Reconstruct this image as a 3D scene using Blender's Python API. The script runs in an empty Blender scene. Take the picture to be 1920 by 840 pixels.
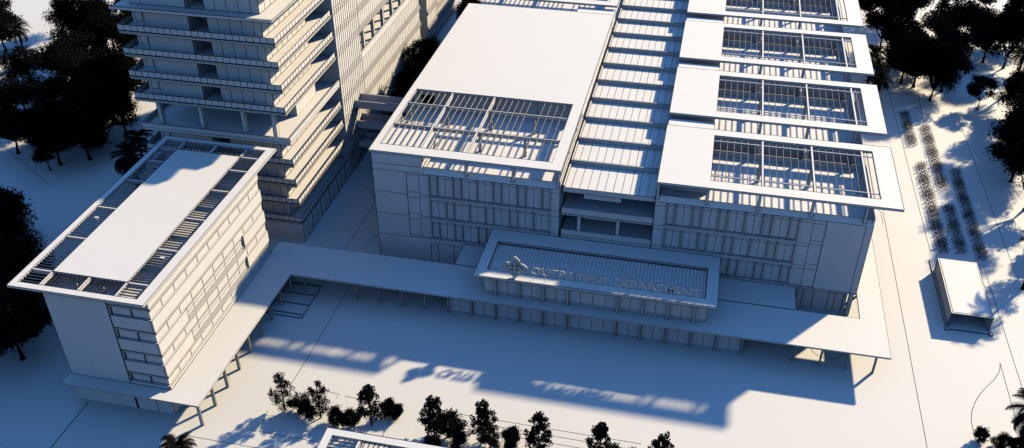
import bpy, math, random
from mathutils import Vector, Matrix
R = math.radians
C = bpy.context.scene.collection

# ------------------------------------------------------------------ camera, sky, sun, exposure
cd = bpy.data.cameras.new('camera'); cam = bpy.data.objects.new('camera', cd); C.objects.link(cam)
bpy.context.scene.camera = cam
YAW, PIT, ROL = -0.217138274, 0.603950048, -0.001136
f = Vector((math.sin(YAW)*math.cos(PIT), math.cos(YAW)*math.cos(PIT), -math.sin(PIT)))
r0 = Vector((math.cos(YAW), -math.sin(YAW), 0)); u0 = r0.cross(f)
r = math.cos(ROL)*r0 + math.sin(ROL)*u0; u = -math.sin(ROL)*r0 + math.cos(ROL)*u0
m = Matrix((r, u, -f)).transposed().to_4x4(); m.translation = Vector((0, 0, 100))
cam.matrix_world = m
cd.sensor_width = 36; cd.lens = 36*1768.08/1920; cd.clip_end = 3000; cd.clip_start = 1

SUN_AZ, SUN_EL = 37.7, 30.2          # towards the sun: clockwise from +Y, and elevation
w = bpy.data.worlds.new('World'); bpy.context.scene.world = w; w.use_nodes = True
nt = w.node_tree; bg = nt.nodes['Background']
sky = nt.nodes.new('ShaderNodeTexSky'); sky.sky_type = 'NISHITA'; sky.sun_disc = False
sky.sun_elevation = R(SUN_EL); sky.sun_rotation = R(SUN_AZ)
sky.air_density = 0.8; sky.dust_density = 0.0; sky.ozone_density = 4.0
tint = nt.nodes.new('ShaderNodeMix'); tint.data_type = 'RGBA'; tint.blend_type = 'MULTIPLY'; tint.inputs[0].default_value = 1
tint.inputs[7].default_value = (0.46, 0.66, 0.80, 1)          # deep, clean blue of the sky that lights the shade
wtc = nt.nodes.new('ShaderNodeTexCoord'); wsep = nt.nodes.new('ShaderNodeSeparateXYZ'); wmr = nt.nodes.new('ShaderNodeMapRange')
wmr.inputs[1].default_value = 0.0; wmr.inputs[2].default_value = 0.65; wmr.inputs[3].default_value = 0.10; wmr.inputs[4].default_value = 1.45
hz = nt.nodes.new('ShaderNodeVectorMath'); hz.operation = 'SCALE'      # the sky darkens towards the horizon
nt.links.new(wtc.outputs['Generated'], wsep.inputs[0]); nt.links.new(wsep.outputs[2], wmr.inputs[0])
nt.links.new(sky.outputs[0], tint.inputs[6]); nt.links.new(tint.outputs[2], hz.inputs[0]); nt.links.new(wmr.outputs[0], hz.inputs['Scale']); nt.links.new(hz.outputs[0], bg.inputs[0]); bg.inputs[1].default_value = 0.118
sl = bpy.data.lights.new('sun', 'SUN'); sl.energy = 3.5; sl.angle = R(1.7); sl.color = (1.0, 0.84, 0.575)
so = bpy.data.objects.new('sun', sl); C.objects.link(so)
so.rotation_euler = (R(90-SUN_EL), 0, R(180-SUN_AZ)); so.location = (60, 80, 90)
vs = bpy.context.scene.view_settings
vs.view_transform = 'Standard'; vs.look = 'None'; vs.gamma = 1; vs.use_curve_mapping = False
vs.exposure = 3.29

# ------------------------------------------------------------------ materials
def mat(name, col, rough=0.8, spec=0.2, var=0.03, scale=0.4):
    M = bpy.data.materials.new(name); M.use_nodes = True
    t = M.node_tree; b = t.nodes['Principled BSDF']
    b.inputs['Roughness'].default_value = rough
    b.inputs['Specular IOR Level'].default_value = spec
    tc = t.nodes.new('ShaderNodeTexCoord'); n = t.nodes.new('ShaderNodeTexNoise')
    n.inputs['Scale'].default_value = scale; n.inputs['Detail'].default_value = 5
    t.links.new(tc.outputs['Object'], n.inputs['Vector'])
    cr = t.nodes.new('ShaderNodeValToRGB')
    cr.color_ramp.elements[0].position = .3; cr.color_ramp.elements[1].position = .7
    cr.color_ramp.elements[0].color = tuple(c*(1-var) for c in col)+(1,)
    cr.color_ramp.elements[1].color = tuple(min(1, c*(1+var)) for c in col)+(1,)
    t.links.new(n.outputs['Fac'], cr.inputs['Fac']); t.links.new(cr.outputs[0], b.inputs['Base Color'])
    return M
WALL = mat('pale_render', (.143, .1365, .127))
ROOF = mat('white_roof', (.133, .1285, .119), var=.012)
GROUND = mat('pale_paving', (.125, .121, .112), scale=.05, var=.015)
INK = mat('dark_joint', (.004, .004, .005), rough=.9, spec=0)
LEAF = mat('black_foliage', (.0015, .0017, .0015), rough=1, spec=0, var=.3, scale=2)
BARK = mat('black_bark', (.003, .0028, .0025), rough=1, spec=0, var=.3, scale=4)
STEEL = mat('black_metal', (.005, .005, .0055), rough=.7, spec=.1)

# ------------------------------------------------------------------ mesh helpers
class MB:
    def __init__(s): s.v = []; s.f = []; s.m = []
    def raw(s, vs, fs, mi=0):
        n = len(s.v); s.v += [tuple(p) for p in vs]; s.f += [tuple(n+i for i in q) for q in fs]; s.m += [mi]*len(fs)
        return s
    def b(s, x0, x1, y0, y1, z0, z1, mi=0, e=0.0, sk=''):
        x0, x1 = min(x0, x1), max(x0, x1); y0, y1 = min(y0, y1), max(y0, y1); z0, z1 = min(z0, z1), max(z0, z1)
        s.raw([(x0,y0,z0),(x1,y0,z0),(x1,y1,z0),(x0,y1,z0),(x0,y0,z1),(x1,y0,z1),(x1,y1,z1),(x0,y1,z1)],
              [(3,2,1,0),(4,5,6,7),(0,1,5,4),(1,2,6,5),(2,3,7,6),(3,0,4,7)], mi)
        if e:
            h = e/2
            for y in (y0, y1):
                for z in (z0, z1):
                    s.b(x0-h, x1+h, y-h, y+h, z-h, z+h, 1)
            for x in (x0, x1):
                for z in (z0, z1):
                    s.b(x-h*1.02, x+h*1.02, y0+h, y1-h, z-h*1.02, z+h*1.02, 1)
                for y in (y0, y1):
                    s.b(x-h*1.04, x+h*1.04, y-h*1.04, y+h*1.04, z0+h, z1-h, 1)
        return s
    def tube(s, a, b, r, n=6, mi=0, r2=None):
        a = Vector(a); b = Vector(b); d = (b-a).normalized()
        p = d.cross(Vector((0,0,1)) if abs(d.z) < .9 else Vector((1,0,0))).normalized(); q = d.cross(p)
        r2 = r if r2 is None else r2
        vs = [a+(p*math.cos(2*math.pi*i/n)+q*math.sin(2*math.pi*i/n))*r for i in range(n)]
        vs += [b+(p*math.cos(2*math.pi*i/n)+q*math.sin(2*math.pi*i/n))*r2 for i in range(n)]
        s.raw(vs, [(i, (i+1) % n, n+(i+1) % n, n+i) for i in range(n)]+[tuple(range(n))[::-1], tuple(range(n, 2*n))], mi)
        return s
    def poly(s, pts, z0, z1, mi=0, e=0):
        n = len(pts)
        s.raw([(x,y,z0) for x,y in pts]+[(x,y,z1) for x,y in pts],
              [tuple(range(n))[::-1], tuple(range(n,2*n))]+[(i,(i+1)%n,n+(i+1)%n,n+i) for i in range(n)], mi)
        if e:
            for i in range(n):
                a, b = pts[i], pts[(i+1)%n]
                for z in (z0, z1): s.tube((*a,z),(*b,z), e/2, 4, 1)
                s.tube((*a,z0),(*a,z1), e/2, 4, 1)
        return s
    def mesh(s, name, mats):
        me = bpy.data.meshes.new(name); me.from_pydata(s.v, [], s.f)
        for m_ in mats: me.materials.append(m_)
        me.polygons.foreach_set('material_index', s.m); me.update()
        return me
    def build(s, name, mats, parent=None, off=None):
        if not isinstance(mats, (list, tuple)): mats = [mats, INK]
        o = bpy.data.objects.new(name, s.mesh(name, mats)); C.objects.link(o)
        if parent: o.parent = parent; o.matrix_parent_inverse = Matrix.Translation(-parent.location)
        return o
def tag(o, label=None, cat=None, group=None, kind=None):
    if label: o['label'] = label
    if cat: o['category'] = cat
    if group: o['group'] = group
    if kind: o['kind'] = kind
    return o
def thing(name, loc, label, cat, group=None):
    o = bpy.data.objects.new(name, None); C.objects.link(o); o.location = loc; o.empty_display_size = .5
    return tag(o, label, cat, group)
E = 0.055   # width of a dark arris / joint
def vj(mb, x, y, z0, z1, w_=.06, d=.03): mb.b(x-w_/2, x+w_/2, y-d, y+.02, z0, z1, 1)      # vertical joint on a face looking to -Y
def hj(mb, x0, x1, y, z, w_=.06, d=.03): mb.b(x0, x1, y-d, y+.02, z-w_/2, z+w_/2, 1)
def vjx(mb, x, y, z0, z1, w_=.06, d=.03): mb.b(x-.02, x+d, y-w_/2, y+w_/2, z0, z1, 1)     # same on a face looking to +X
def hjx(mb, x, y0, y1, z, w_=.06, d=.03): mb.b(x-.02, x+d, y0, y1, z-w_/2, z+w_/2, 1)

# ------------------------------------------------------------------ ground
g = MB(); g.raw([(-1500,-600,0),(1500,-600,0),(1500,2200,0),(-1500,2200,0)], [(0,1,2,3)])
tag(g.build('ground', GROUND), kind='structure')
LINES = [
 [(-58.82,127.29),(-58.72,134.81),(-58.62,141.5),(-58.9,143.6),(-59.7,145.6),(-61.0,147.2),(-62.4,148.0),(-64.17,148.28),(-66.05,148.07)],
 [(-55.07,121.3),(-55.07,127.53),(-55.25,131.2),(-55.02,132.28),(-54.27,132.79),(-52.5,132.9)], [(-82.04,83.5),(-82.09,74.3),(-82.1,60)],
 [(-160,157.6),(-144.58,147.96),(-123.63,135.09)], [(-142.08,144.59),(-142.39,147.97)],
 [(-55.61,87.37),(-55.09,83.36),(-46.14,83.28),(-38,83.2)], [(-45.79,90.61),(-45.92,88.41)], [(-45.71,92.57),(-42.47,92.33)],
 [(-39.91,89.73),(-37.72,89.68),(-37.75,84)], [(-28.93,92.67),(-2,92.6)], [(-28.23,91.54),(-2,91.3)], [(-28.55,90.1),(-2,90.0)],
 [(50.18,120.88),(49.9,119.4),(49.47,118.32),(48.5,116.6),(47.19,114.9),(45.9,113.0),(44.89,111.02),(44.1,109),(43.7,106.98),(43.68,103.86),(44.25,101.48),(45.3,99)],
 [(50.18,120.88),(50.07,113.26),(50.0,100)], [(-64.17,80.44),(-40,80.41)], [(-64.44,76.0),(-64.17,80.44)],
 [(35.6,161.9),(35.98,161.4),(36.3,160.6),(36.42,159.5),(36.45,156.32)],
 [(-49.69,93.12),(-46.58,92.66),(-46.83,91.82)], [(-54.2,122),(-54.3,99),(-54.5,93)], [(-37.7,83.4),(-24,83.2)],
 [(36.85,166),(36.85,60)], [(43.05,260),(43.0,226),(42.2,224.5),(43.05,215.6),(43.4,202.5),(43.8,148.5)],
 [(43.1,203.3),(57.0,203.2),(57.3,146.8),(50.2,146.8)], [(43.1,206.6),(49.2,206.6)], [(43.1,209.8),(49.5,209.8)], [(43.1,213.0),(49.8,213.0)], [(43.0,216.3),(50.0,216.3),(49.3,203.4)],
 [(52.3,146.7),(52.3,116.6),(52.2,96)],
]
circ = [(24.3+2.6*math.cos(a), 118.8+2.7*math.sin(a)) for a in [math.pi*1.02+i*math.pi*.96/12 for i in range(13)]]
LINES.append(circ)
for pts in LINES:
    w_ = .09 if pts is not LINES[2] else .15
    mb = MB(); n = len(pts); L = []; Rr = []
    for i, (x, y) in enumerate(pts):
        a = Vector(pts[max(0, i-1)]); b = Vector(pts[min(n-1, i+1)]); d = (b-a).normalized(); q = Vector((-d.y, d.x))*w_/2
        L.append((x+q.x, y+q.y, .006)); Rr.append((x-q.x, y-q.y, .006))
    mb.raw(L+Rr, [(n+i, n+i+1, i+1, i) for i in range(n-1)])
    tag(mb.build('paving_joint', [INK]), kind='structure')
# sunken bed with kerbs in the corner of the courtyard
bed = MB()
for x0,x1,y0,y1 in [(-65.1,-64.95,107.8,121),(-59.0,-58.85,107.8,121),(-65.1,-58.85,107.7,107.85),(-64.95,-59,108.5,108.62),(-64.95,-59,111.0,111.1),(-64.95,-59,113.6,113.7),(-64.95,-59,116.2,116.3)]:
    bed.b(x0,x1,y0,y1,0,.1, 0, .05)
tag(bed.build('kerb', WALL), kind='structure')

# ------------------------------------------------------------------ pergola roof plates
def plate(mb, x0, x1, y0, y1, z0, z1, hole=None, e=E):
    if not hole: return mb.b(x0, x1, y0, y1, z0, z1, 0, e)
    a, b, c, d = hole
    h = e/2
    V = [(x0,y0),(x1,y0),(x1,y1),(x0,y1)]; H = [(a,c),(b,c),(b,d),(a,d)]
    vs_ = [(x,y,z1) for x,y in V+H]+[(x,y,z0) for x,y in V+H]; fs = []
    for i in range(4):
        j = (i+1) % 4
        fs += [(i,j,4+j,4+i),(8+i,12+i,12+j,8+j),(i,8+i,8+j,j),(4+i,4+j,12+j,12+i)]
    mb.raw(vs_, fs)
    for P_ in (V, H):
        for i in range(4):
            (xa,ya),(xb,yb) = P_[i], P_[(i+1)%4]
            for z in (z0, z1):
                k = h*(1+.02*(i%2))
                mb.b(min(xa,xb)-k, max(xa,xb)+k, min(ya,yb)-k, max(ya,yb)+k, z-k, z+k, 1)
    return mb

# ================================================================== OUTPATIENT BUILDING (two blocks and a glazed spine)
clinic = thing('clinic_building', (-12, 127, 0), 'long white clinic building with pergola roofs and a ribbed spine between two blocks', 'building')
YF = 127.15; U = 1.366
def seam_front(mb, lst, y=YF):
    for k in lst:
        if k[0] == 'v': vj(mb, k[1], y, k[2], k[3])
        else: hj(mb, k[1], k[2], y, k[3])
def sill_slope(mb, x0, x1, zt):
    V = [(x0, YF, 18.0), (x1, YF, 18.0), (x1, YF+.6, zt), (x0, YF+.6, zt), (x1, YF+.7, zt), (x0, YF+.7, zt), (x1, YF+.7, 17.7), (x0, YF+.7, 17.7)]
    mb.raw(V, [(0,1,2,3), (3,2,4,5), (5,4,6,7), (0,3,5,7), (1,6,4,2)])
    mb.b(x0, x1, YF+.57, YF+.63, zt-.01, zt+.03, 1)
# --- left block
lb = MB()
DEP = 262
lb.b(-52.0, -20.1, YF+.25, 191.0, 4.8, 17.75)
lb.b(-52.0, -20.1, YF+.25, 191.0, 0, 4.8)
lb.b(-52.0, -20.1, 191.0, DEP, 0, 17.75)
lb.b(-52.0, -20.3, 150.9, 192.5, 17.75, 21.1)                      # plant storey under the solid roof
# blank cladding on the facade
lb.b(-52.0, -46.15, YF, YF+.25, 0, 18.0, 0); lb.b(-46.15, -42.2, YF+.05, YF+.25, 4.8, 18.0)
lb.b(-46.15, -20.1, YF, YF+.25, 0, 4.9, 0)
lb.b(-21.7, -20.1, YF, YF+.25, 4.9, 18.0)
lb.b(-52.0, -43.3, YF, YF+.25, 18.0, 19.0); sill_slope(lb, -43.3, -20.1, 19.034)
lb.b(-52.0, -43.3, YF, YF+.25, 19.0, 21.22)
lb.b(-52.0, -51.7, YF+.25, 143.2, 17.75, 21.1); lb.b(-43.55, -43.3, YF+.25, 136.0, 17.75, 20.9)
lb.b(-51.7, -43.55, YF+.25, 136.5, 17.75, 21.05)
lb.b(-20.4, -20.1, YF+.25, 150.9, 17.75, 19.2); lb.b(-20.35, -20.1, YF+.25, 150.9, 19.2, 19.3, 0, .04)
for x in (-49.5, -44.3, -36.4, -28.5, -24.0): lb.b(x-.04, x+.04, 150.86, 150.93, 17.8, 21.1, 1)
lb.b(-50.6, -48.0, 150.85, 150.93, 17.8, 20.2, 1)  # flat black panel paints in the dark of an opening
lb.b(-52.0, -20.1, 192.5, 192.8, 17.75, 19.0)
lb.b(-28.5, -20.3, 193.0, 198.4, 17.75, 20.7, 0, .05)
for z in (4.84, 9.3, 13.65, 18.0): hj(lb, -52.0, -46.15, YF, z)
hj(lb, -46.15, -20.1, YF, 18.0); hj(lb, -52, -43.3, YF, 19.25); hj(lb, -46.15, -20.1, YF, 4.95)
for x in (-52.0, -46.15, -20.1): vj(lb, x, YF, 0 if x < -50 else 4.9, 21.1 if x < -50 else 18.0, .08)
pass
for z in (17.6, 14.2, 13.1, 9.85, 8.75, 5.4): hj(lb, -46.15, -44.0, YF+.05, z, .05)
for z in (17.7, 13.85, 13.45, 9.5, 9.1, 5.15): hj(lb, -44.0, -42.2, YF+.05, z, .05)
vj(lb, -44.0, YF+.05, 4.9, 18.0, .06)
for z in (13.85, 12.75, 17.35): hj(lb, -21.7, -20.1, YF, z, .05)
for z in (9.4, 8.4): hj(lb, -21.7, -20.1, YF, z, .05)
vj(lb, -21.7, YF, 4.9, 18.0, .05)
# ground-floor doors of the left block
for x, x1 in ((-42.5, -41.2), (-41.2, -38.4), (-38.4, -37.0)):
    hj(lb, x, x1, YF, 4.05, .08); vj(lb, x, YF, 0, 4.05, .1)
hj(lb, -42.5, -41.2, YF, 3.5, .05); vj(lb, -37.0, YF, 0, 4.05, .1)
lb.build('left_block_wall', WALL, clinic)
# --- right block
rb = MB()
XL, XR = -4.75, 28.45
PER = 23.72
rb.b(XL, XR, YF+.25, 131.0, 4.8, 17.75)
for k in range(5):
    y0 = 131.0+k*PER if k else 131.0
    ya, yb = 144.2+k*PER, 151.0+k*PER
    rb.b(XL, XR, (151.0+(k-1)*PER) if k else 131.0, ya, 4.8, 17.75)
    rb.b(XL, 3.4, ya, yb, 4.8, 17.75); rb.b(27.2, XR, ya, yb, 4.8, 17.75)
    rb.b(3.4, 27.2, ya, yb, 4.8, 5.2)
    for x in (11.3, 19.2): rb.b(x-.35, x+.35, ya, yb, 5.2, 17.75)
    rb.b(3.4, 27.2, ya-.2, ya, 17.75, 18.8, 0, .05)               # light-well parapets
    rb.b(XL+.1, 3.3, 131.5+k*PER, 150.3+k*PER, 17.75, 20.7, 0, .05)  # stair heads
    if k: rb.b(3.4, 27.2, yb-PER, yb-PER+.2, 17.75, 18.6)
rb.b(XL, XR, 151.0+4*PER, 262, 4.8, 17.75)
rb.b(XL, XR-1.0, YF+1.2, 262, 0, 4.8)
rb.b(XR-.3, XR, YF+.25, 262, 17.75, 19.2, 0, .04)
rb.b(XL, XL+.25, YF+.25, 262, 17.75, 18.9)
rb.b(XL, -2.86, YF, YF+.25, 4.8, 18.0)
rb.b(17.65, 21.65, YF+.05, YF+.25, 4.8, 18.0)
rb.b(21.65, XR, YF, YF+.25, 4.65, 18.0)
rb.b(XL, 21.65, YF, YF+.25, 4.65, 4.95)
sill_slope(rb, XL, XR, 18.856)
hj(rb, XL, 27.4, YF, 17.95); hj(rb, XL, XR, YF, 4.95); pass; hj(rb, XL, XR, YF, 4.67)
vj(rb, 27.4, YF, 4.65, 17.95); vj(rb, 21.65, YF, 4.65, 17.95, .08); vj(rb, XL, YF, 4.65, 18.0, .08); vj(rb, XR, YF, 4.65, 18.0, .06)
vj(rb, 19.7, YF+.05, 4.95, 17.95); vj(rb, 17.65, YF+.05, 4.95, 17.95); vj(rb, -2.86, YF, 4.95, 17.95)
for z in (17.35, 13.42, 12.85, 9.05, 8.4, 5.2): hj(rb, 17.65, 19.7, YF+.05, z, .05)
for z in (17.25, 14.05, 13.3, 9.5, 8.5, 5.1): hj(rb, 19.7, 21.65, YF+.05, z, .05)
for z in (17.25, 13.5, 12.7, 9.45, 8.5): hj(rb, XL, -2.86, YF, z, .05)
for z in (9.15, 13.5, 17.9): hjx(rb, XR, YF, 200, z, .05)
# ground storey doors beneath the right corner
for x in (19.6, 20.6, 22.2, 24.6, 25.6, 26.9): vj(rb, x, YF+1.2, 0, 4.6, .1)
hj(rb, 20.6, 22.2, YF+1.2, 3.9); hj(rb, 24.6, 25.6, YF+1.2, 3.6)
rb.b(27.6, 28.2, YF+.4, YF+1.0, 0, 4.65, 0, .05)
rb.build('right_block_wall', WALL, clinic)

# --- window bays of the facade: fins, panes and sills
ROWS = [(13.85, 17.9, 13.1), (9.5, 13.1, 8.75), (5.3, 8.75, 4.95)]
finsL = [[0,1,3,4,6,8,9,11,12,14,15], [0,2,3,5,7,8,10,11,13,15], [0,1,3,4,6,7,9,10,12,14,15]]
finsR = [[0,1,3,4,6,7,9,11,12,14,15], [0,2,4,5,7,8,10,12,13,15], [0,1,3,4,6,8,9,11,12,14,15]]
def facade(x0, fins):
    for rI, (za, zb, zc) in enumerate(ROWS):
        F = fins[rI]
        for a, b in zip(F[:-1], F[1:]):
            xa, xb = x0+a*U, x0+b*U
            mb = MB()
            mb.b(xa+.09, xb-.09, YF+.18, YF+.25, za, zb)
            hj(mb, xa+.09, xb-.09, YF+.18, zb-.55, .05)
            for k in range(a+1, b): vj(mb, x0+k*U, YF+.18, za, zb-.02, .06)
            for x in (xa+.12, xb-.12): vj(mb, x, YF+.18, za, zb, .05)
            hj(mb, xa+.09, xb-.09, YF+.18, za+.03, .05)
            mb.build('window', WALL, clinic)
        for a in F:
            x = x0+a*U
            MB().b(x-.085, x+.085, YF-.2, YF+.25, za, zb, 0, .035).build('fin', WALL, clinic)
        mb = MB()
        mb.b(x0-.1, x0+15*U+.1, YF-.06, YF+.25, zc, za, 0, .04)
        mb.b(x0-.1, x0+15*U+.1, YF-.2, YF-.065, za-.3, za-.1, 0, .03)
        mb.build('sill_band', WALL, clinic)
facade(-42.2, finsL); facade(-2.86, finsR)

# --- flat roofs with pergola openings
ZT, ZB = 21.6, 21.22
def slats_y(mb, x0, x1, y0, y1, step, w_=.07, z0=21.32, z1=21.5):
    n = int(round((x1-x0)/step))
    for i in range(1, n):
        x = x0+i*(x1-x0)/n
        mb.b(x-w_/2, x+w_/2, y0, y1, z0, z1, 0, .035)
def slats_x(mb, x0, x1, y0, y1, step, w_=.11, z0=21.2, z1=21.5):
    n = int(round((y1-y0)/step))
    for i in range(1, n):
        y = y0+i*(y1-y0)/n
        mb.b(x0, x1, y-w_/2, y+w_/2, z0, z1, 0, .03)
for (ya, yb) in ((127.1, 193.2), (198.4, 264.0)):
    rf = plate(MB(), -52.35, -20.0, ya, yb, ZB, ZT, (-51.1, -21.9, ya+2.4, ya+23.1)).build('roof', [ROOF, INK], clinic)
    o = ya-127.1; p = MB()
    ys = [129.5+o, 136.9+o, 144.9+o, 150.2+o]; xs = [-51.1, -44.15, -36.25, -28.3, -21.9]
    for y in ys[1:3]: p.b(xs[0], xs[-1], y-.14, y+.14, 20.85, 21.5, 0, .05)
    for x in xs[1:3]: p.b(x-.16, x+.16, ys[0], ys[-1], 20.88, 21.53, 0, .05)
    for i in range(4):
        for j in range(3):
            a, b = (-51.1, -44.3) if i == 0 else (xs[i], xs[i+1])
            slats_y(p, xs[i]+(0.14 if i else 0), xs[i+1]-.14, ys[j]+.14*(j > 0), ys[j+1]-.14*(j < 2), 1.17)
    p.build('pergola', [ROOF, INK], rf)
for k in range(5):
    o = k*PER
    rf = plate(MB(), XL, 32.05, 127.1+o, 146.2+o, ZB, ZT, (3.4, 28.95, 129.4+o, 144.15+o)).build('roof', [ROOF, INK], clinic)
    p = MB()
    for y in (131.1+o, 142.5+o): p.tube((3.4, y, 21.42), (28.95, y, 21.42), .11, 6)
    for x in (11.38, 19.3, 27.27): p.b(x-.17, x+.17, 129.6+o, 144.15+o, 20.95, 21.5, 0, .05)
    for xa, xb in ((3.4, 11.3), (11.3, 19.3), (19.3, 27.2)): slats_y(p, xa, xb, 129.6+o, 144.15+o, 1.17, .08, 21.23, 21.36)
    p.b(28.1-.05, 28.1+.05, 129.6+o, 144.15+o, 21.25, 21.36, 0, .035)
    p.build('pergola', [ROOF, INK], rf)
# columns carrying the roofs
def col(x, y, z0, z1, s=.42, parent=clinic, e=.05):
    MB().b(x-s/2, x+s/2, y-s/2, y+s/2, z0, z1, 0, e).build('column', WALL, parent)
for x in (-35.8, -27.9, -20.45):
    for y in (YF+.28, 136.9, 144.9): col(x, y, 18.3 if y < 128 else 17.75, ZB if y < 128 else 20.85)
for x in (-43.9, -50.8):
    for y in (144.9,): col(x, y, 17.75, 20.85, .3)
for k in range(4):
    for x in (-4.5, 3.2, 11.1, 19.1, 27.0):
        for y in (YF+.28+k*PER, 137.0+k*PER, 145.6+k*PER):
            if x < 0 and y > YF+1: continue
            if k and x < 4: continue
            if abs(y-145.6-k*PER) < 1 and x < 4: continue
            col(x, y, 18.3 if (k == 0 and y < 128) else 17.75, ZB)

# --- ribbed spine roof between the blocks
sp = MB()
x0, x1 = -19.75, -4.85
sp.b(x0, x1, YF+.6, 262, 17.385, 18.285, 0, E)
for i in range(1, 11):
    x = x0+i*(x1-x0)/11
    sp.b(x-.03, x+.03, YF+.7, 262, 18.275, 18.310, 1)
for i in range(17):
    y = 135.3+i*7.83
    sp.b(x0+.1, x1, y-.12, y+.12, 18.285, 19.055, 0, .05)
sp.b(x0, x0+.3, YF+.65, 262, 18.285, 18.605, 0, .05)
sp.build('spine_roof', [ROOF, INK], clinic)
ge = MB()
ge.b(x0, x1, YF+.03, YF+.3, 13.6, 14.72, 0, .05); ge.b(x0, x1, YF-.05, YF+.3, 13.32, 13.6, 0, .05)
ge.b(x0, x1, YF+.03, YF+.3, 9.33, 10.4, 0, .05)
ge.b(x0, x1, YF+.3, 262, 13.35, 13.95); ge.b(x0, x1, YF+.3, 262, 0, 9.6)
ge.b(x0, x1, 137, 137.4, 9.6, 17.385)
ge.b(-16.3, -10.2, YF+.9, YF+1.5, 16.3, 17.385, 0, .05); ge.b(-16.3, -10.2, YF+1.5, YF+2.1, 12.0, 13.34, 0, .05)
for x in (-16.8, -10.4): ge.b(x-.3, x+.3, YF+.04, YF+.5, 10.4, 13.35, 0, .05)
ge.b(x0, x1, YF+.1, YF+.3, 0, 9.33)
ge.build('gallery', WALL, clinic)

# ================================================================== ENTRANCE PAVILION, SIGN, EMBLEM
pav = thing('entrance_pavilion', (-12.4, 118, 0), 'wide entrance pavilion with recessed ribbed roof projecting from the clinic front', 'pavilion')
rf = plate(MB(), -31.35, 6.56, 113.85, YF-.26, 8.48, 8.9, (-29.6, 4.72, 115.7, 123.6)).build('roof', [ROOF, INK], pav)
rb_ = MB(); rb_.b(-29.6, 4.72, 115.7, 123.6, 8.0, 8.3)
n = 62
for i in range(n):
    x = -29.4+i*(33.9/(n-1))
    rb_.tube((x, 115.85, 8.36), (x, 123.3, 8.36), .17, 6)
    rb_.b(x-.03, x+.03, 123.45, 123.6, 8.3, 8.75, 1)
rb_.b(-29.55, 4.7, 123.35, 123.42, 8.45, 8.53, 0, .04)
rb_.build('ribbed_deck', WALL, rf)
bd = MB(); bd.b(-30.15, 5.25, 115.3, YF-.26, 4.67, 7.98)
bd.build('wall', WALL, pav)
px = [-30.15, -28.07, -24.2, -20.3, -16.38, -8.5, -4.58, -.66, 3.3, 5.25]
for a, b in zip(px[:-1], px[1:]):
    mb = MB(); mb.b(a+.1, b-.1, 115.2, 115.3, 4.75, 8.46)
    hj(mb, a+.1, b-.1, 115.2, 5.05, .06)
    k = max(1, round((b-a)/1.96))
    for i in range(1, k): vj(mb, a+(b-a)*i/k, 115.2, 4.75, 8.46)
    for x in (a+.12, b-.12): vj(mb, x, 115.2, 4.75, 8.58, .05)
    mb.build('window', WALL, pav)
for x in px[1:-1]: MB().b(x-.14, x+.14, 114.62, 115.25, 4.62, 8.48, 0, .05).build('fin', WALL, pav)
for x0_, x1_ in ((-36.3, -31.0), (6.0, 19.0)): pass
lw = MB(); lw.b(-36.6, 18.95, 121.3, YF-.02, 3.2, 4.66, 0, .05)
lw.b(-36.0, 18.5, 121.3, YF-.26, 0, 3.2); lw.build('link_roof', [ROOF, INK], pav)

def text_mesh(ch, size, depth, off=.075):
    cu = bpy.data.curves.new('t', 'FONT'); cu.body = ch; cu.size = size; cu.extrude = depth/2; cu.offset = off
    cu.resolution_u = 3
    o = bpy.data.objects.new('t', cu); C.objects.link(o)
    bpy.context.view_layer.update()
    me = bpy.data.meshes.new_from_object(o.evaluated_get(bpy.context.evaluated_depsgraph_get()))
    bpy.data.objects.remove(o); bpy.data.curves.remove(cu)
    return me
sign = thing('roof_sign', (-22.4, 114.6, 8.9), 'raised capital letters reading OUTPATIENT DEPARTMENT standing along the entrance pavilion roof', 'sign')
TXT = 'OUTPATIENT DEPARTMENT'; X0, X1 = -22.39, 3.94
meshes = []; adv = []
for ch in TXT:
    if ch == ' ': meshes.append(None); adv.append(.62); continue
    me = text_mesh(ch, 1.98, .1, .06); xs = [v.co.x for v in me.vertices]; mn = min(xs)
    for v in me.vertices: v.co.x = (v.co.x-mn)*1.12
    meshes.append(me); adv.append((max(xs)-mn)*1.12)
gap = (X1-X0-sum(adv))/(len(TXT)-1); x = X0
for me, a, ch in zip(meshes, adv, TXT):
    if me:
        me.materials.append(WALL); me.transform(Matrix.Rotation(R(90), 4, 'X'))
        o = bpy.data.objects.new('letter', me); C.objects.link(o); o.parent = sign
        o.location = (x-sign.location.x, 0, 1.059)
        me2 = text_mesh(ch, 1.98, .04, .09); mn = min(v.co.x for v in me2.vertices)
        for v in me2.vertices: v.co.x = (v.co.x-mn)*1.12-.03
        me2.materials.append(INK); me2.transform(Matrix.Rotation(R(90), 4, 'X'))
        o2 = bpy.data.objects.new('letter_edge', me2); C.objects.link(o2); o2.parent = o; o2.location = (0, .08, 0)
    x += a+gap
for i in range(14): MB().tube((X0+.5+i*(X1-X0-1)/13, 114.62, 8.9), (X0+.5+i*(X1-X0-1)/13, 114.62, 10.26), .035, 5).build('post', WALL, sign)

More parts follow.
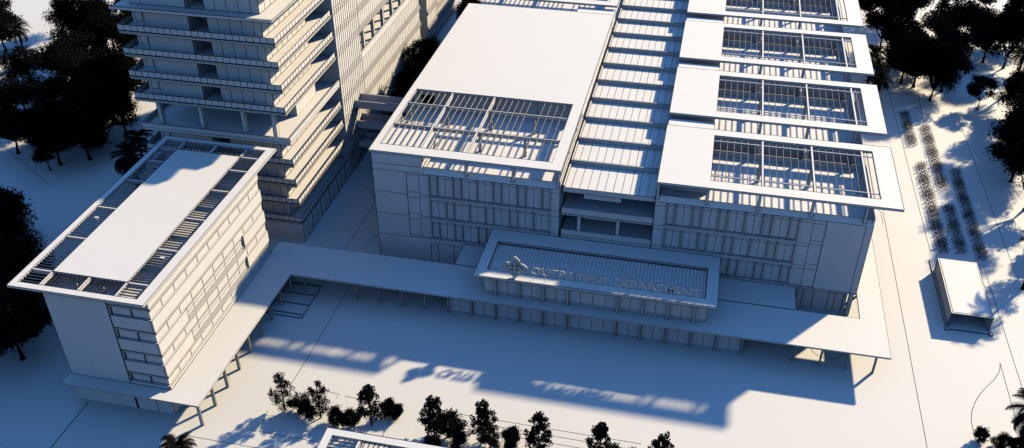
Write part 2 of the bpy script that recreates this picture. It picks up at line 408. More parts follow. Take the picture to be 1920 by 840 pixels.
emb = thing('hospital_emblem', (-24.9, 114.6, 8.9), 'large four-lobed diamond emblem with a raised cross standing left of the roof letters', 'emblem')
eb = MB(); cx, cz, yy = -24.83, 10.95, 114.6
def lobe(ax):
    c, s_ = math.cos(ax), math.sin(ax)
    base = [(.07,.0),(.80,.72),(1.08,.80),(1.3,.74),(1.88,.28),(2.0,.0),(1.88,-.28),(1.3,-.74),(1.08,-.80),(.80,-.72)]
    pts = [(cx+p*c-q*s_, cz+p*s_+q*c) for p, q in base]
    n = len(pts)
    eb.raw([(x_, yy-.1, z_) for x_, z_ in pts]+[(x_, yy+.1, z_) for x_, z_ in pts],
           [tuple(range(n))[::-1], tuple(range(n, 2*n))]+[(i, (i+1) % n, n+(i+1) % n, n+i) for i in range(n)])
    for i in range(n):
        a, b = pts[i], pts[(i+1) % n]; eb.tube((a[0], yy-.1, a[1]), (b[0], yy-.1, b[1]), .035, 4, 1)
for k in range(4): lobe(k*math.pi/2)
eb.build('emblem_plate', WALL, emb)
cr = MB(); cr.b(cx-.24, cx+.24, yy-.2, yy-.1, cz-1.25, cz+1.25, 0, .06); cr.b(cx-1.3, cx+1.3, yy-.203, yy-.103, cz-.24, cz+.24, 0, .06)
cr.build('cross', WALL, emb)

# ================================================================== COVERED WALKWAY
wk = thing('covered_walkway', (-12, 116, 0), 'thin flat white walkway roof on slim columns wrapping two sides of the forecourt', 'covered walkway')
cp = MB()
cp.poly([(-84.2,82.0),(-62.9,82.0),(-62.4,112.85),(32.4,112.85),(32.4,185),(28.62,185),(28.62,121.25),(-68.1,121.25),(-68.1,84.15),(-84.2,84.15)], 4.34, 4.6, 0, .05)
cp.build('roof', [ROOF, INK], wk)
for x in [-60.9, -51.68]+[-47.75+3.935*i for i in range(9)]+[-8.5, -4.6, -.66, 3.28, 7.2, 11.14, 19.05, 22.95, 26.8, 30.8]:
    MB().b(x-.1, x+.1, 114.2, 114.6, 0, 4.34, 0, .05).build('column', WALL, wk)
for y in [82.75, 86.7, 90.6, 94.5, 98.45, 102.42, 106.35, 110.45, 114.35]:
    MB().b(-63.7, -63.3, y-.1, y+.1, 0, 4.34, 0, .05).build('column', WALL, wk)
for y in (126, 134, 142, 150): MB().b(30.6, 30.8, y-.2, y+.2, 0, 4.34, 0, .05).build('column', WALL, wk)
gx = [-36.1, -32.1, -28.1, -24.15, -20.3, -16.35, -8.5, -4.6, -.66, 3.28, 7.2, 11.14]
for a, b in zip(gx[:-1], gx[1:]):
    mb = MB(); mb.b(a+.02, b-.02, 115.0, 115.2, 0, 4.33)
    k = round((b-a)/1.96)
    for i in range(1, k): vj(mb, a+(b-a)*i/k, 115.0, 0, 4.33)
    for x in (a+.15, b-.15): vj(mb, x, 115.0, 0, 4.33, .05)
    mb.build('glass_screen', WALL, wk)
MB().b(11.0, 11.2, 115.2, 121.2, 0, 4.33).b(-36.1, -35.9, 115.2, 121.2, 0, 4.33).build('side_wall', WALL, wk)

# ================================================================== CORNER BLOCKS (left, and the one in the foreground)
def corner_block(dx, dy, label, side='+'):
    T = thing('office_block', (-76+dx, 100+dy, 0), label, 'building')
    X0, X1, Y0, Y1 = -84.0+dx, -68.15+dx, 84.2+dy, 118.0+dy
    c = MB()
    c.b(X0, X1-.3, Y0+.3, Y1, 4.62, 19.5); c.b(X0, X0+.25, Y0+.3, Y1, 19.5, 20.6); c.b(X0, X1-.3, Y1-.25, Y1, 19.5, 20.6)
    c.b(X0, -74.45+dx, Y0, Y0+.3, 4.62, 20.6)
    c.b(X0+.1, X1-.2, Y0-.35, Y1, 0, 4.33)
    vj(c, -74.5+dx, Y0, 4.65, 20.4, .12); vj(c, X0, Y0, 4.62, 20.6, .05)
    vj(c, -74.2+dx, Y0-.35, 0, 4.3, .35); vj(c, -70.9+dx, Y0-.35, 0, 4.3, .08); vj(c, X1-.25, Y0-.35, 0, 4.3, .06)
    c.build('wall', WALL, T)
    # spandrels
    W_ = [(17.3, 19.3), (13.15, 15.2), (9.1, 11.1), (5.2, 7.0)]
    S_ = [(19.3, 20.6), (15.2, 17.3), (11.1, 13.15), (7.0, 9.1), (4.62, 5.2)]
    for i, (a, b) in enumerate(S_):
        s = MB()
        s.b(-74.4+dx, X1-.3, Y0, Y0+.3, a, b, 0, .05)
        if i in (2, 3):
            s.b(X1-.3, X1, Y0, 92.0+dy, a, b, 0, .05); s.b(X1-.3, X1, 110.3+dy, Y1, a, b, 0, .05)
            s.b(X1-.3, X1-.16, 92.0+dy, 110.3+dy, b-.28, b-.1, 0, .04); s.b(X1-.3, X1-.16, 92.0+dy, 110.3+dy, a+.12, a+.35, 0, .04)
            hjx(s, X1-.3, 92.0+dy, 110.3+dy, (a+b)/2, .05)
            for y in (94.3, 97.6, 100.9, 104.2, 107.7): vjx(s, X1-.3, y+dy, a, b, .06)
        else: s.b(X1-.3, X1, Y0, Y1, a, b, 0, .05)
        s.build('spandrel', WALL, T)
    for i, (a, b) in enumerate(W_):
        s = MB()
        s.b(X1-.29, X1-.14, Y0+.35, Y1, b-.42, b-.2, 0, .03)
        s.b(X1-.29, X1-.2, Y0+.35, Y1, b-.7, b-.55, 0, .03)
        ys = [y+dy for y in (87.5, 90.9, 94.25, 97.6, 100.9, 104.2, 107.7, 111.1, 114.5)]
        for y in ys: vjx(s, X1-.3, y, a, b-.1, .07, .04)
        s.b(-74.2+dx, X1-.3, Y0+.06, Y0+.25, b-.42, b-.2, 0, .04)
        vj(s, -71.1+dx, Y0+.3, a, b-.4, .1, .15); vj(s, -74.15+dx, Y0+.3, a, b, .14, .1)
        hj(s, -74.3+dx, X1-.3, Y0+.3, a+.08, .05)
        s.build('window', WALL, T)
    # roof plate
    PX0, PX1, PY0, PY1 = -87.5+dx, -67.35+dx, 82.4+dy, 124.1+dy
    H = (-86.5+dx, -68.85+dx, 83.45+dy, 123.1+dy)
    Z0, Z1 = 21.25, 21.62
    rf = plate(MB(), PX0, PX1, PY0, PY1, Z0, Z1, H).build('roof', [ROOF, INK], T)
    p = MB(); cx0, cx1, cy0, cy1 = -83.3+dx, -72.05+dx, 86.5+dy, 120.4+dy
    p.b(cx0, cx1, cy0, cy1, Z0, Z1, 0, .05); p.build('roof_panel', [ROOF, INK], rf)
    p = MB()
    yb = [H[2]]+[y+dy for y in (86.5, 94.4, 102.3, 106.4+4, 112.4+3.3, 120.4)]+[H[3]]
    yb = [H[2], 86.5+dy, 94.4+dy, 102.3+dy, 110.2+dy, 116.3+dy, 120.4+dy, H[3]]
    for xa, xb in ((H[0], cx0), (cx1, H[1])):
        for y in yb[1:-1]: p.b(xa, xb, y-.15, y+.15, Z0-.25, Z1-.06, 0, .045)
        for a, b in zip(yb[:-1], yb[1:]): slats_x(p, xa, xb, a, b, .57, .06, Z1-.27, Z1-.12)
    for ya_, yb_ in ((H[2], cy0), (cy1, H[3])):
        xs = [cx0, -77.6+dx, cx1]
        for x in xs: p.b(x-.18, x+.18, ya_+.01, yb_-.01, Z0-.26, Z1-.055, 0, .045)
        for a, b in zip(xs[:-1], xs[1:]): slats_y(p, a, b, ya_, yb_, .57, .05, Z1-.18, Z1-.12)
    p.build('slats', [ROOF, INK], rf)
    for x in (-79+dx, -75+dx):
        q = MB(); q.b(x-.12, x+.12, 85.1+dy, 85.3+dy, 19.5, Z0, 0, .04); q.tube((x, 85.2+dy, 19.6), (x+1.5, 84.0+dy, 21.2), .09, 5); q.build('strut', WALL, T)
    for x, y in ((-84.9, 99.5), (-70.3, 92.5)):
        q = MB(); q.b(x-.3+dx, x+.3+dx, y-.18+dy, y+.18+dy, Z1-.05, Z1+.03); q.b(x-.06+dx, x+.06+dx, y-.06+dy, y+.06+dy, 20.4, Z1-.05); q.build('roof_lamp', [ROOF, INK], T)
    return T
corner_block(0, 0, 'narrow white five-storey corner block with slatted roof edge at the left of the forecourt')
corner_block(51.5, -56.55, 'slatted white block roof cut off by the bottom edge below the small trees')

# ================================================================== HOSPITAL TOWER
tw = thing('hospital_tower', (-80, 145, 0), 'tall white ward tower with stacked balconies and gridded stair bay behind the corner block', 'building')
TX0, TX1, TY0 = -94.4, -66.7, 127.95
SL = [3.62, 7.5, 11.55, 15.6, 20.05, 25.6, 29.7, 33.8, 37.9, 42.0, 46.6, 50.7, 54.8]
WX, WY = -69.6, 129.95     # recessed wall plane
def tower_floor(i):
    b = SL[i]; nxt = SL[i+1] if i+1 < len(SL) else b+4.1
    terrace = i == 4; top = i == 9
    s = MB()
    if terrace:
        s.b(TX0, TX1, TY0, 151.1, b, b+.5, 0, E)
        s.b(TX0, TX1, TY0, TY0+.2, b+.5, b+1.32, 0, E); s.b(TX1-.2, TX1, TY0+.2, 151.1, b+.5, b+1.32, 0, E); s.b(TX0, TX0+.2, TY0+.2, 151.1, b+.5, b+1.32, 0, E)
    else:
        s.b(TX0+.15, TX1-.12, TY0+.12, 151.1, b, b+.34, 0, E)
        s.b(TX0, TX1, TY0, 151.1, b+.34, b+.52, 0, E)
        if top:
            s.b(TX0-.4, TX1+.1, TY0-.3, TY0-.02, b+.2, b+.66, 0, E)
    s.build('floor_slab', WALL, tw)
    if not terrace and not top:
        q = MB(); z0, z1 = b+.68, b+1.55; n = 23
        for k in range(n):
            xa = TX0+.1+k*(TX1-TX0-.2)/n; xb = TX0+.1+(k+1)*(TX1-TX0-.2)/n
            q.b(xa+.05, xb-.05, TY0+.06, TY0+.1, z0, z1)
            q.b(xb-.05, xb+.05, TY0+.04, TY0+.12, b+.5, z1, 1)
        q.b(TX0+.1, TX1-.1, TY0+.04, TY0+.12, z1, z1+.05, 1); q.b(TX0+.1, TX1-.1, TY0+.05, TY0+.11, b+.52, b+.68, 1)
        n = 19; Ya, Yb = TY0+.1, 150.6
        for k in range(n):
            ya = Ya+k*(Yb-Ya)/n; yb = Ya+(k+1)*(Yb-Ya)/n
            for X in (TX1-.1, TX0+.06):
                q.b(X-.04, X, ya+.05, yb-.05, z0, z1)
                q.b(X-.06, X+.02, yb-.05, yb+.05, b+.5, z1, 1)
        for X in (TX1-.1, TX0+.06):
            q.b(X-.06, X+.02, Ya, Yb, z1, z1+.05, 1); q.b(X-.05, X+.01, Ya, Yb, b+.52, b+.68, 1)
        q.build('railing', WALL, tw)
    # wall of the storey above this slab
    v = MB(); z0 = b+.5; z1 = nxt
    if terrace:
        v.b(-84, -69.4, 137.3, 146.1, z0, z1, 0, .05); v.b(-92.4, -73, 146.1, 163, z0, z1)
        v.build('wall', WALL, tw)
        for x, y in ((-91.2, 129.7), (-83.4, 129.7), (-75.5, 129.7), (-69.8, 129.5)):
            q = MB(); q.b(x-.35, x+.35, y-.35, y+.35, z0, z1, 0, .05); q.build('column', WALL, tw)
        return
    v.b(-92.4, -82.4, WY, 146.1, z0, z1); v.b(-79.1, WX, WY, 146.1, z0, z1); v.b(-82.4, -79.1, WY+4.5, 146.1, z0, z1)
    v.b(-92.4, -73, 146.1, 163, z0, z1)
    vj(v, -82.4, WY, z0, z1, .1); vj(v, -82.1, WY+.5, z0, z1, .06); vj(v, -79.1, WY, z0, z1, .12)
    for x in (-77.2, -75.17, -73.1, -71.0, WX-.02): vj(v, x, WY, z0, z1, .07)
    hj(v, -92.4, WX, WY, z0+.05, .07)
    vj(v, -90.4, WY, z0, z1, .06)
    vjx(v, WX, WY+.02, z0, z1, .06)
    for k in range(1, 8): vjx(v, WX, WY+k*2.07, z0, z1, .07)
    vjx(v, WX, 146.05, z0, z1, .12); hjx(v, WX, WY, 146.1, z0+.06, .1)
    vjx(v, -73, 148.5, z0, z1, .06)
    v.build('wall', WALL, tw)
    d = MB(); d.b(-91.9, -90.6, WY-.04, WY+.1, z0+1.1, z1-.2, 0, .07); d.build('window', WALL, tw)
base = MB(); base.b(-92.4, -66.75, 128.0, 151.2, 0, 3.62)
for k in range(1, 11): vjx(base, -66.75, 128+k*2.1, 0, 3.62, .08 if k % 2 else .2)
vjx(base, -66.75, 128.03, 0, 3.62, .08); hjx(base, -66.75, 128, 151, .03)
base.build('ground_storey', WALL, tw)
for i in range(len(SL)): tower_floor(i)
# glazed stair bay
cw = MB(); cw.b(-82, -66.6, 151.2, 163.0, 0, 58)
for k in range(0, 13): vjx(cw, -66.6, 151.25+k*.975, 0, 58, .085, .05)
for b in SL:
    for dz in (0, .55, 1.15): hjx(cw, -66.6, 151.2, 163.0, b+dz+.2, .075, .045)
hj(cw, -82, -66.6, 151.2, 0.1)
cw.build('stair_bay', WALL, tw)
# rear wings
def wing(y0, y1, xw, top, name, body_x):
    v = MB()
    lv = [b for b in SL if b < top]
    v.b(body_x, xw-.35, y0, y1-.3, 0, 20.05)
    v.b(body_x, xw-.1, y0, y1, 20.05, 20.5, 0, .05); v.b(xw-.3, xw, y0, y1, 20.05, 21.45, 0, .05)
    v.b(body_x, xw-9.5, y0, y1-.3, 20.5, 25.6)
    if top > 26: v.b(body_x, xw-.35, y0, y1-.3, 25.6, top)
    else: v.b(body_x, xw-4, y0, y1-.3, 20.5, top)
    for z0, z1 in zip([0]+lv, lv+[top]):
        if z0 == 20.05: continue
        n = int((y1-y0)/1.12)
        for k in range(n+1): vjx(v, xw-.35, y0+.3+k*1.12, z0+.9 if z0 else 0, z1, .08)
        hjx(v, xw-.35, y0, y1-.3, z0+1.0, .06)
    v.build(name, WALL, tw)
    for b in lv:
        if b == 20.05: continue
        s = MB(); s.b(xw-.35, xw, y0, y1, b, b+.2, 0, .05); s.b(xw-.35, xw-.1, y0, y1, b+.26, b+.5, 0, .05)
        s.b(xw-.35, xw-.18, y0, y1, b+.58, b+.82, 0, .05)
        s.build('ledge', WALL, tw)
    if top > 26:
        k = 0; y = y0+3.6
        while y < y1:
            MB().b(xw-1.1, xw-.5, y-.3, y+.3, 20.5, 25.6, 0, .05).build('column', WALL, tw); y += 5.9
wing(163.2, 202.5, -66.7, 58, 'rear_wing', -94.0)
tmp = MB(); tmp.b(-80, -72.5, 202.2, 208.2, 0, 30); hj(tmp, -80, -72.5, 202.6, 5); 
for b in SL[:6]: hjx(tmp, -72.5, 202.5, 208.2, b, .08); hjx(tmp, -72.5, 202.5, 208.2, b+.6, .06)
tmp.build('link_wall', WALL, tw)
wing(208.2, 216.0, -66.7, 26, 'far_wing', -80.0)
wing(216.05, 240.0, -68.6, 26, 'far_wing', -80.0)
# upper storeys beyond the frame keep the tower's real mass
up = MB(); up.b(-92.4, WX, WY, 151.2, 58, 58.4); up.build('roof', [ROOF, INK], tw)

# footbridges between the tower and the clinic
for zt, nm in ((14.05, 'topmost of the three white footbridges between ward tower and clinic'), (9.6, 'middle one of the three white footbridges between ward tower and clinic'), (5.1, 'lowest of the three white footbridges between ward tower and clinic')):
    br = thing('footbridge', (-59.4, 158.6, zt-1.55), nm, 'footbridge', 'footbridges between tower and clinic')
    MB().b(-66.55, -52.1, 157.25, 160.1, zt-1.55, zt-1.1).build('deck', WALL, br)
    for y in (157.0, 160.1): MB().b(-66.55, -52.1, y, y+.24, zt-1.6, zt, 0, .05).build('parapet', WALL, br)

# ================================================================== STORAGE SHELTER
sh = thing('shelter', (46.6, 135.5, 0), 'long white open-fronted shelter with flat roof standing beyond the bicycle rows', 'shelter')
MB().b(43.55, 49.95, 128.2, 143.3, 2.6, 2.75, 0, .05).b(43.8, 49.7, 128.5, 143.0, 2.75, 2.78, 1).b(43.86, 49.64, 128.56, 142.94, 2.76, 2.8).build('roof', [ROOF, INK], sh)
MB().b(43.7, 43.78, 128.5, 143.0, 0.1, 2.6).build('side_wall', WALL, sh); MB().b(49.72, 49.8, 128.5, 143.0, .1, 2.6).build('side_wall', WALL, sh)
MB().b(43.78, 49.72, 142.9, 143.0, .1, 2.6).build('back_wall', WALL, sh)
for x in (43.6, 49.78):
    for y in (128.3, 143.05): MB().b(x, x+.12, y, y+.12, 0, 2.6, 0, .05).build('post', WALL, sh)
for x in (43.35, 50.0): MB().b(x-.12, x+.12, 127.2, 146.2 if x < 45 else 143.2, 0, .16, 0, .06).b(x-.25, x+.25, 127.0, 127.5, 0, .28, 0, .06).build('base_beam', WALL, sh)
MB().b(43.5, 49.9, 127.35, 127.5, 0, .1, 1).build('threshold', WALL, sh)

# ================================================================== BICYCLES
def bike_meshes():
    out = {}
    w_ = MB(); n = 14; rr = .34
    for i in range(n):
        a, b = 2*math.pi*i/n, 2*math.pi*(i+1)/n
        w_.tube((rr*math.cos(a), 0, rr*math.sin(a)), (rr*math.cos(b), 0, rr*math.sin(b)), .042, 4)
    for i in range(4):
        a = math.pi*i/4; w_.tube((rr*math.cos(a), 0, rr*math.sin(a)), (-rr*math.cos(a), 0, -rr*math.sin(a)), .008, 3)
    out['wheel'] = w_.mesh('wheel', [STEEL])
    q = MB()
    bb, st, hd, fx, rx = (-.08,0,.30), (-.24,0,.78), (.36,0,.80), (.55,0,.34), (-.53,0,.34)
    for a, b in ((bb,st),(st,hd),(bb,(.40,0,.66)),(bb,rx),(st,rx),(hd,fx),(hd,(.32,0,.98))): q.tube(a, b, .03, 4)
    q.tube((-.08,-.14,.3),(-.08,.14,.3),.015,4)
    out['frame'] = q.mesh('frame', [STEEL])
    q = MB(); q.tube((-.24,0,.78),(-.26,0,.92),.015,4); q.b(-.4,-.13,-.07,.07,.92,.97); out['saddle'] = q.mesh('saddle', [STEEL])
    q = MB(); q.tube((.32,-.28,1.0),(.32,.28,1.0),.026,4); q.tube((.32,-.28,1.0),(.2,-.28,.98),.018,4); q.tube((.32,.28,1.0),(.2,.28,.98),.018,4); out['handlebar'] = q.mesh('handlebar', [STEEL])
    return out
BM = bike_meshes(); rnd = random.Random(4)
ORD = ['first','second','third','fourth','fifth','sixth','seventh','eighth','ninth','tenth','eleventh','twelfth','thirteenth','fourteenth','fifteenth','sixteenth','seventeenth','eighteenth','nineteenth','twentieth']
TENS = {20:'twenty',30:'thirty',40:'forty',50:'fifty',60:'sixty'}
def ordn(i):
    i += 1
    if i <= 20: return ORD[i-1]
    t, k = i//10*10, i % 10
    return TENS[t]+'-'+ORD[k-1] if k else {30:'thirtieth',40:'fortieth',50:'fiftieth',60:'sixtieth'}[t]
rows = [(45.4, 188.0, 202.9, 'short row nearest the clinic'), (49.1, 171.3, 197.0, 'long far row beside the short row'),
        (49.1, 149.4, 165.2, 'middle row behind the shelter'), (46.0, 148.8, 180.2, 'left long row behind the shelter'), (52.4, 148.2, 178.6, 'rightmost row in tree shade')]
for cx_, y0, y1, nm in rows:
    n = int((y1-y0)/.56)
    for i in range(n):
        flip = i % 2
        b = thing('bicycle', (cx_+(.3 if flip else -.3)+rnd.uniform(-.08,.08), y0+(y1-y0)*(i/(n-1)+.35/(y1-y0)*math.sin(2*math.pi*i*.56/5.6)), 0), 'black bicycle, %s from near end, %s' % (ordn(i), nm), 'bicycle', 'bicycles parked in rows')
        b.rotation_euler = (0, 0, (math.pi if flip else 0)+rnd.uniform(-.22,.22)+.12)
        for k, dx in (('wheel',.55),('wheel',-.53),('frame',0),('saddle',0),('handlebar',0)):
            o = bpy.data.objects.new(k, BM[k]); C.objects.link(o); o.parent = b
            if k == 'wheel': o.location = (dx, 0, .34)
sg = thing('sign_post', (46.9, 153.0, 0), 'small square sign panel on a thin leaning post between bicycle rows', 'sign')
MB().tube((46.88,153,0),(47.0,153.0,2.3),.04,6).build('post', [STEEL], sg); MB().b(46.7,47.4,152.95,153.02,2.1,2.75,0,.05).build('panel', WALL, sg)

# ================================================================== TREES
def branch(mb, a, b, r, r2, n=7): mb.tube(a, b, r, n, 0, r2)
def crown_tree(seed, H, Rc, lobes, leaf, dens, trunk_h, tr=.22, squash=.8):
    rn = random.Random(seed); t = MB(); c = MB()
    p = Vector((0,0,0)); lean = Vector((rn.uniform(-.05,.05), rn.uniform(-.05,.05), 1))
    segs = 4; top = None
    for i in range(segs):
        q = p+Vector((lean.x*trunk_h/segs+rn.uniform(-.08,.08)*H*.06, lean.y*trunk_h/segs+rn.uniform(-.08,.08)*H*.06, trunk_h/segs))
        t.tube(p, q, tr*(1-.14*i), 7, 0, tr*(1-.14*(i+1))); p = q
    t.tube((0,0,-.05), (0,0,.35), tr*1.6, 8, 0, tr)
    cz = (trunk_h+H)/2+.1*H; hh = (H-trunk_h)/2
    L = []
    for i in range(lobes):
        a = rn.uniform(0, 2*math.pi); zz = rn.uniform(-.9, 1); rad = Rc*.78*math.sqrt(max(0, 1-zz*zz*.8))*rn.uniform(.5, 1)
        L.append((Vector((rad*math.cos(a), rad*math.sin(a), cz-.1*H+zz*hh*.85)), Rc*rn.uniform(.22, .44)))
    for ctr, rl in L:
        mid = p.lerp(ctr, .5)+Vector((0,0,-.06*H)); t.tube(p*.9, mid, tr*.42, 5, 0, tr*.26); t.tube(mid, ctr, tr*.26, 5, 0, tr*.1)
        n = int(dens*rl*rl)
        for _ in range(n):
            d = Vector((rn.gauss(0,1), rn.gauss(0,1), rn.gauss(0,1)*squash)); d = d.normalized()*rl*(rn.random()**.45 if rn.random() > .14 else rn.uniform(1, 1.35))
            d.z *= squash
            q = ctr+d
            for k in range(3):
                o = q+Vector((rn.uniform(-1,1), rn.uniform(-1,1), rn.uniform(-1,1)))*leaf*1.3
                ax = Vector((rn.uniform(-1,1), rn.uniform(-1,1), rn.uniform(-1,1))).normalized(); bx = ax.orthogonal().normalized()
                s = leaf*rn.uniform(.6, 1.2); c.raw([o-ax*s, o+bx*s*.55, o+ax*s, o-bx*s*.55], [(0,1,2,3)])
    return t.mesh('trunk', [BARK]), c.mesh('crown', [LEAF])
def airy_tree(seed, H, Rc, leaf, n_lobes, per):
    rn = random.Random(seed); t = MB(); c = MB()
    t.tube((0,0,-.05), (0,0,H*.5), .13, 7, 0, .08); t.tube((0,0,H*.5), (0,0,H*.93), .08, 6, 0, .02)
    for i in range(n_lobes):
        h = rn.random(); z = H*(.2+.78*h); prof = Rc*(1.05-.78*h)*(.55+.45*min(1, h*5))
        a = i*2.4+rn.uniform(-.5,.5); rad = prof*rn.uniform(.35, 1.0)
        ctr = Vector((rad*math.cos(a), rad*math.sin(a), z)); rl = rn.uniform(.32, .62)*(1.1-.35*h)
        t.tube((0,0,max(.9, z-.9)), ctr, .04, 4, 0, .015)
        for _ in range(int(per*rl)):
            d = Vector((rn.gauss(0,1), rn.gauss(0,1), rn.gauss(0,1)*.8)).normalized()*rl*rn.random()**.4
            o = ctr+d; ax = Vector((rn.uniform(-1,1), rn.uniform(-1,1), rn.uniform(-1,1))).normalized(); bx = ax.orthogonal().normalized()
            s_ = leaf*rn.uniform(.6, 1.3); c.raw([o-ax*s_, o+bx*s_*.6, o+ax*s_, o-bx*s_*.6], [(0,1,2,3)])
    return t.mesh('trunk', [BARK]), c.mesh('crown', [LEAF])
def palm(seed, H, Lf):
    rn = random.Random(seed); t = MB(); c = MB(); p = Vector((0,0,0))
    for i in range(6):
        q = p+Vector((rn.uniform(-.12,.12), rn.uniform(-.12,.12), H/6)); t.tube(p, q, .3-.018*i, 8, 0, .3-.018*(i+1)); p = q
    for k in range(34):
        a = k*2.4+rn.uniform(-.2,.2); el = rn.uniform(-.35, 1.25); d = Vector((math.cos(a), math.sin(a), 0)); q = Vector(p); up_ = el
        pts = [q.copy()]; n = 9; side = Vector((-d.y, d.x, 0))
        for i in range(n):
            q = q+(d*math.cos(up_)+Vector((0,0,1))*math.sin(up_))*Lf/n; up_ -= .17+.03*i*.5; pts.append(q.copy())
        for i in range(n):
            a_, b_ = pts[i], pts[i+1]; c.tube(a_, b_, .035, 3)
            if i < 1: continue
            for s_ in (-1, 1):
                for hh in (0, .33, .66):
                    o = a_.lerp(b_, hh); ln = Lf*.26*math.sin(math.pi*min(1, (i+hh)/n*.85+.12))
                    tip = o+side*s_*ln*.85+(b_-a_).normalized()*ln*.6+Vector((0,0,-.12*ln)); w2 = (b_-a_).normalized()*.075
                    c.raw([o-w2, o+w2, tip], [(0,1,2)])
    return t.mesh('trunk', [BARK]), c.mesh('fronds', [LEAF])
BIG = [crown_tree(11+i, 14.5+i%3, 5.9+.4*(i%3), 24, .25, 62, 3.4, .34) for i in range(5)]
SMALL = [airy_tree(31+i, 7.5, 2.5, .14, 70, 120) for i in range(4)]
MID = [crown_tree(51+i, 7.5, 2.7, 12, .2, 150, 2.2, .15) for i in range(2)]
BUSH = [crown_tree(71+i, 3.0, 1.7, 17, .13, 330, .4, .12, .9) for i in range(3)]
PALM = [palm(91+i, (7.5, 9.5, 5.0)[i], (3.8, 4.2, 3.4)[i]) for i in range(3)]
tr_ = random.Random(9)
def plant(src, x, y, name, label, cat, group, s=1.0, rz=None, sz=None):
    o = thing(name, (x, y, 0), label, cat, group); o.rotation_euler.z = tr_.uniform(0, 6.28) if rz is None else rz; o.scale = (s, s, s*(sz or 1))
    for me in src:
        c = bpy.data.objects.new(me.name.split('.')[0], me); C.objects.link(c); c.parent = o
G1 = 'big dark trees on the left grounds'; G2 = 'big dark trees on the right grounds'
left = [
 (-151.4,197.5,'big dark tree at the top edge left of the tower'),(-150.3,185.7,'big dark tree right of the upper palm'),(-138.2,183.5,'big dark tree beside the tower top storeys'),(-141,196.2,'big dark tree touching the frame top left of the tower'),
 (-137.7,172.9,'wide dark tree in the middle of the left grove'),(-127.5,170.5,'dark tree level with the upper balconies'),(-125.4,160.5,'dark tree just left of the tower balconies'),(-135.9,162,'dark tree below the two palms'),
 (-133.3,149.8,'dark tree left of the trunk row'),(-121.8,145.9,'dark tree with thick bare trunk near the slatted block'),(-126.5,142.7,'dark tree with low crown at the lower end of the left grove'),(-146.7,160,'dark tree at the left frame edge below the palms'),
 (-122.6,152.8,'dark tree in the heart of the left grove'),(-119.5,156.0,'dark tree nearest the tower terrace'),(-138,145,'dark tree by the left frame edge above the paving line'),
 (-119,115.2,'dark tree at the left edge beyond the slatted block'),(-109.8,106.4,'dark tree left of the slatted roof corner'),(-100,95.4,'dark tree under the slatted roof corner'),(-97.3,89.5,'dark tree in front of the blank end wall'),(-104.2,99.4,'dark tree between two others left of the block'),(-102,90,'nearest dark tree at the lower left edge'),(-174,190,'dark tree at the far upper left corner'),(-163,205,'dark tree at the top left frame edge'),
 (-117,96,'added unseen dark tree outside the left frame edge beyond the block, darkening the ground'),(-112,84,'added unseen dark tree outside the left frame edge near the block, darkening the ground'),(-104,76,'added unseen dark tree outside the lower left frame corner, darkening the ground'),(-131,112,'added unseen dark tree well outside the left frame edge, darkening the ground')]  # these four trees are added out of view to darken the left ground
for i, (x, y, l) in enumerate(left): plant(BIG[i % 5], x, y, 'tree', l, 'tree', G1, (1.0 if i < 15 else .95)*tr_.uniform(.9, 1.05))
right = [
 (43.5,238,'big dark tree behind the farthest pergola roof on the right'),(47.5,231.1,'big dark tree beside the right roof edges at the top'),(51.7,225.0,'big dark tree above the paved steps'),(46.5,219,'dark tree next to the third pergola roof'),
 (55.2,216.3,'broad dark tree right of the paved steps'),(52,211,'dark tree with several stems at the end of the steps'),(58.8,243.2,'dark tree at the top frame edge right of the gap'),(66,248.3,'dark tree at the top frame edge further right'),
 (67.7,235.5,'dark tree behind the small lone tree'),(76.5,246.6,'dark tree at the upper right frame corner'),(72,233,'dark tree left of the right palm'),(70.9,207.9,'dark tree at the right frame edge below the palm'),
 (67.6,197.4,'tall dark tree right of the small lone tree'),(65.6,186,'tall dark tree beside the shaded lawn'),(62.8,177.3,'dark tree whose shade reaches the bicycles'),(63.3,167.1,'dark tree at the lower end of the right grove'),
 (42.1,256.5,'dark tree behind the clinic roofs'),(53.2,260,'far dark tree at the top frame edge'),(49.2,217.5,'dark tree beside the steps with its trunk hidden'),(72,196,'dark tree on the right frame edge behind the tall pair')]
for i, (x, y, l) in enumerate(right): plant(BIG[(i+2) % 5], x, y, 'tree', l, 'tree', G2, (.95 if i not in (12,13,14) else 1.0)*tr_.uniform(.9, 1.05))
mids = [(61.8,208.6,'small lone dark tree between the two right groves','small trees on the right'),(65.2,154.6,'dark round tree at the right frame edge level with the bicycles','small trees on the right'),
        (60,147.0,'dark tree off the right edge casting shade beyond the shelter','small trees on the right'),(-127.1,140.2,'small dark tree with thin trunk at the left edge','small trees on the left')]
for i, (x, y, l, g_) in enumerate(mids): plant(MID[i % 2], x, y, 'tree', l, 'tree', g_, 1.1 if i != 2 else 1.3)
G3 = 'small airy trees along the forecourt'
for i, (x, y, l) in enumerate([(-53.1,87.9,'leftmost small airy tree along the forecourt'),(-47.5,87.7,'second small airy tree from the left, beside the round shrubs'),(-39.9,87.9,'small airy tree above the slatted roof corner at the bottom'),
     (-30.6,87.9,'small airy tree with a dark shrub hiding its right side'),(-23.5,88.2,'small airy tree left of the lone round shrub'),(-15.8,88.1,'small airy tree standing alone at the middle bottom'),(-7.3,88.2,'small airy tree above the broad dark shrub'),(.9,87.6,'rightmost small airy tree along the forecourt')]):
    plant(SMALL[i % 4], x, y, 'tree', l, 'tree', G3, 1.0*tr_.uniform(.95, 1.05))
G4 = 'round dark shrubs along the forecourt'
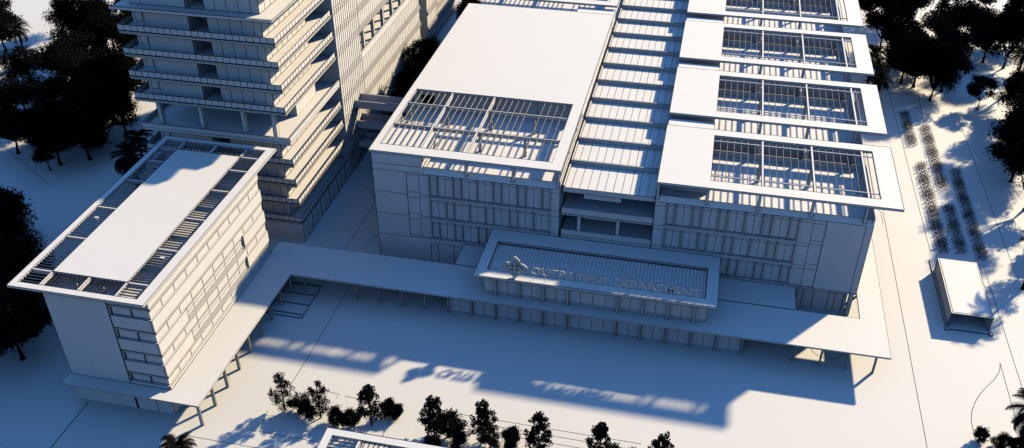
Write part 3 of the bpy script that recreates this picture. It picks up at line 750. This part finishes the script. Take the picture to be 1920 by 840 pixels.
for i, (x, y, s, l) in enumerate([(-50.9,88.4,1.25,'round dark shrub right of the leftmost small tree'),(-49.4,87.4,1.0,'round dark shrub left of the second small tree'),(-44.8,86.9,1.05,'left one of two merged shrubs near the slatted roof corner'),(-42.6,87.0,1.05,'right one of two merged shrubs near the slatted roof corner'),
     (-38.1,90.3,1.0,'round dark shrub right of the third small tree'),(-36.9,90.0,.9,'small round shrub at the end of the shrub pair'),(-28.6,88.2,1.5,'tall dark shrub against the fourth small tree'),(-26.6,86.5,1.0,'low shrub at the bottom frame edge left of the centre'),(-29.9,85.2,.9,'low shrub in front of the fourth small tree'),
     (-22.4,87.6,1.1,'dark shrub hugging the fifth small tree'),(-19.6,88.3,1.15,'lone round shrub right of the fifth small tree'),(-5.6,87.4,1.35,'broad dark shrub beside the seventh small tree'),(-2.8,88.4,1.0,'round shrub between the two rightmost small trees'),
     (44,103.2,.9,'small round shrub near the curved paving line'),(46.2,102.3,1.0,'round shrub left of the big fan palm'),(48.2,102.0,1.0,'round shrub beneath the big fan palm')]):
    plant(BUSH[i % 3], x, y, 'shrub', l, 'shrub', G4, s*.86)
G5 = 'dark palms in the grounds'
for k, x, y, s, l in [(1,-162.3,183.1,1.0,'palm at the upper left in the sunlit gap'),(1,-150.6,169,1.05,'palm below and right of the upper left palm'),(0,-127,167,1.0,'palm amid the left grove'),(0,-108.5,144.7,1.0,'dark palm just left of the tower terrace'),(2,-106.8,139.2,1.35,'low broad palm by the slatted roof edge'),(0,-104.5,135.5,.9,'low palm behind the slatted roof edge'),
     (1,71,219,1.0,'palm at the right frame edge'),(2,49.6,102.6,1.5,'big palm at the lower right corner'),(2,-62.2,74.4,.9,'palm top at the bottom edge left of the slatted roof'),
     (0,38.6,203.5,1.0,'palm tucked against the third pergola roof'),(0,38.9,210,1.0,'palm behind the palm at the third pergola roof'),(0,38.7,217,1.0,'palm between the farthest pergola roofs'),(1,53.5,124.5+12,1.0,'palm right of the shelter throwing shade on its roof')]:
    if l.startswith('palm right of the shelter'): x, y = 57.5, 141.0
    plant(PALM[k], x, y, 'palm', l, 'palm', G5, s)
for x, y, l in [(-62.5,183.5,'dark tree between ward tower and clinic roof'),(-61.5,176.5,'nearer dark tree between ward tower and clinic roof'),(-63,191,'farther dark tree between ward tower and clinic roof'),(-60.5,168.5,'dark tree behind the footbridges'),(-60,225,'dark tree in the narrow lane at the top')]:
    plant(BIG[int(x) % 5], x, y, 'tree', l, 'tree', 'dark trees in the lane by the tower', .78)
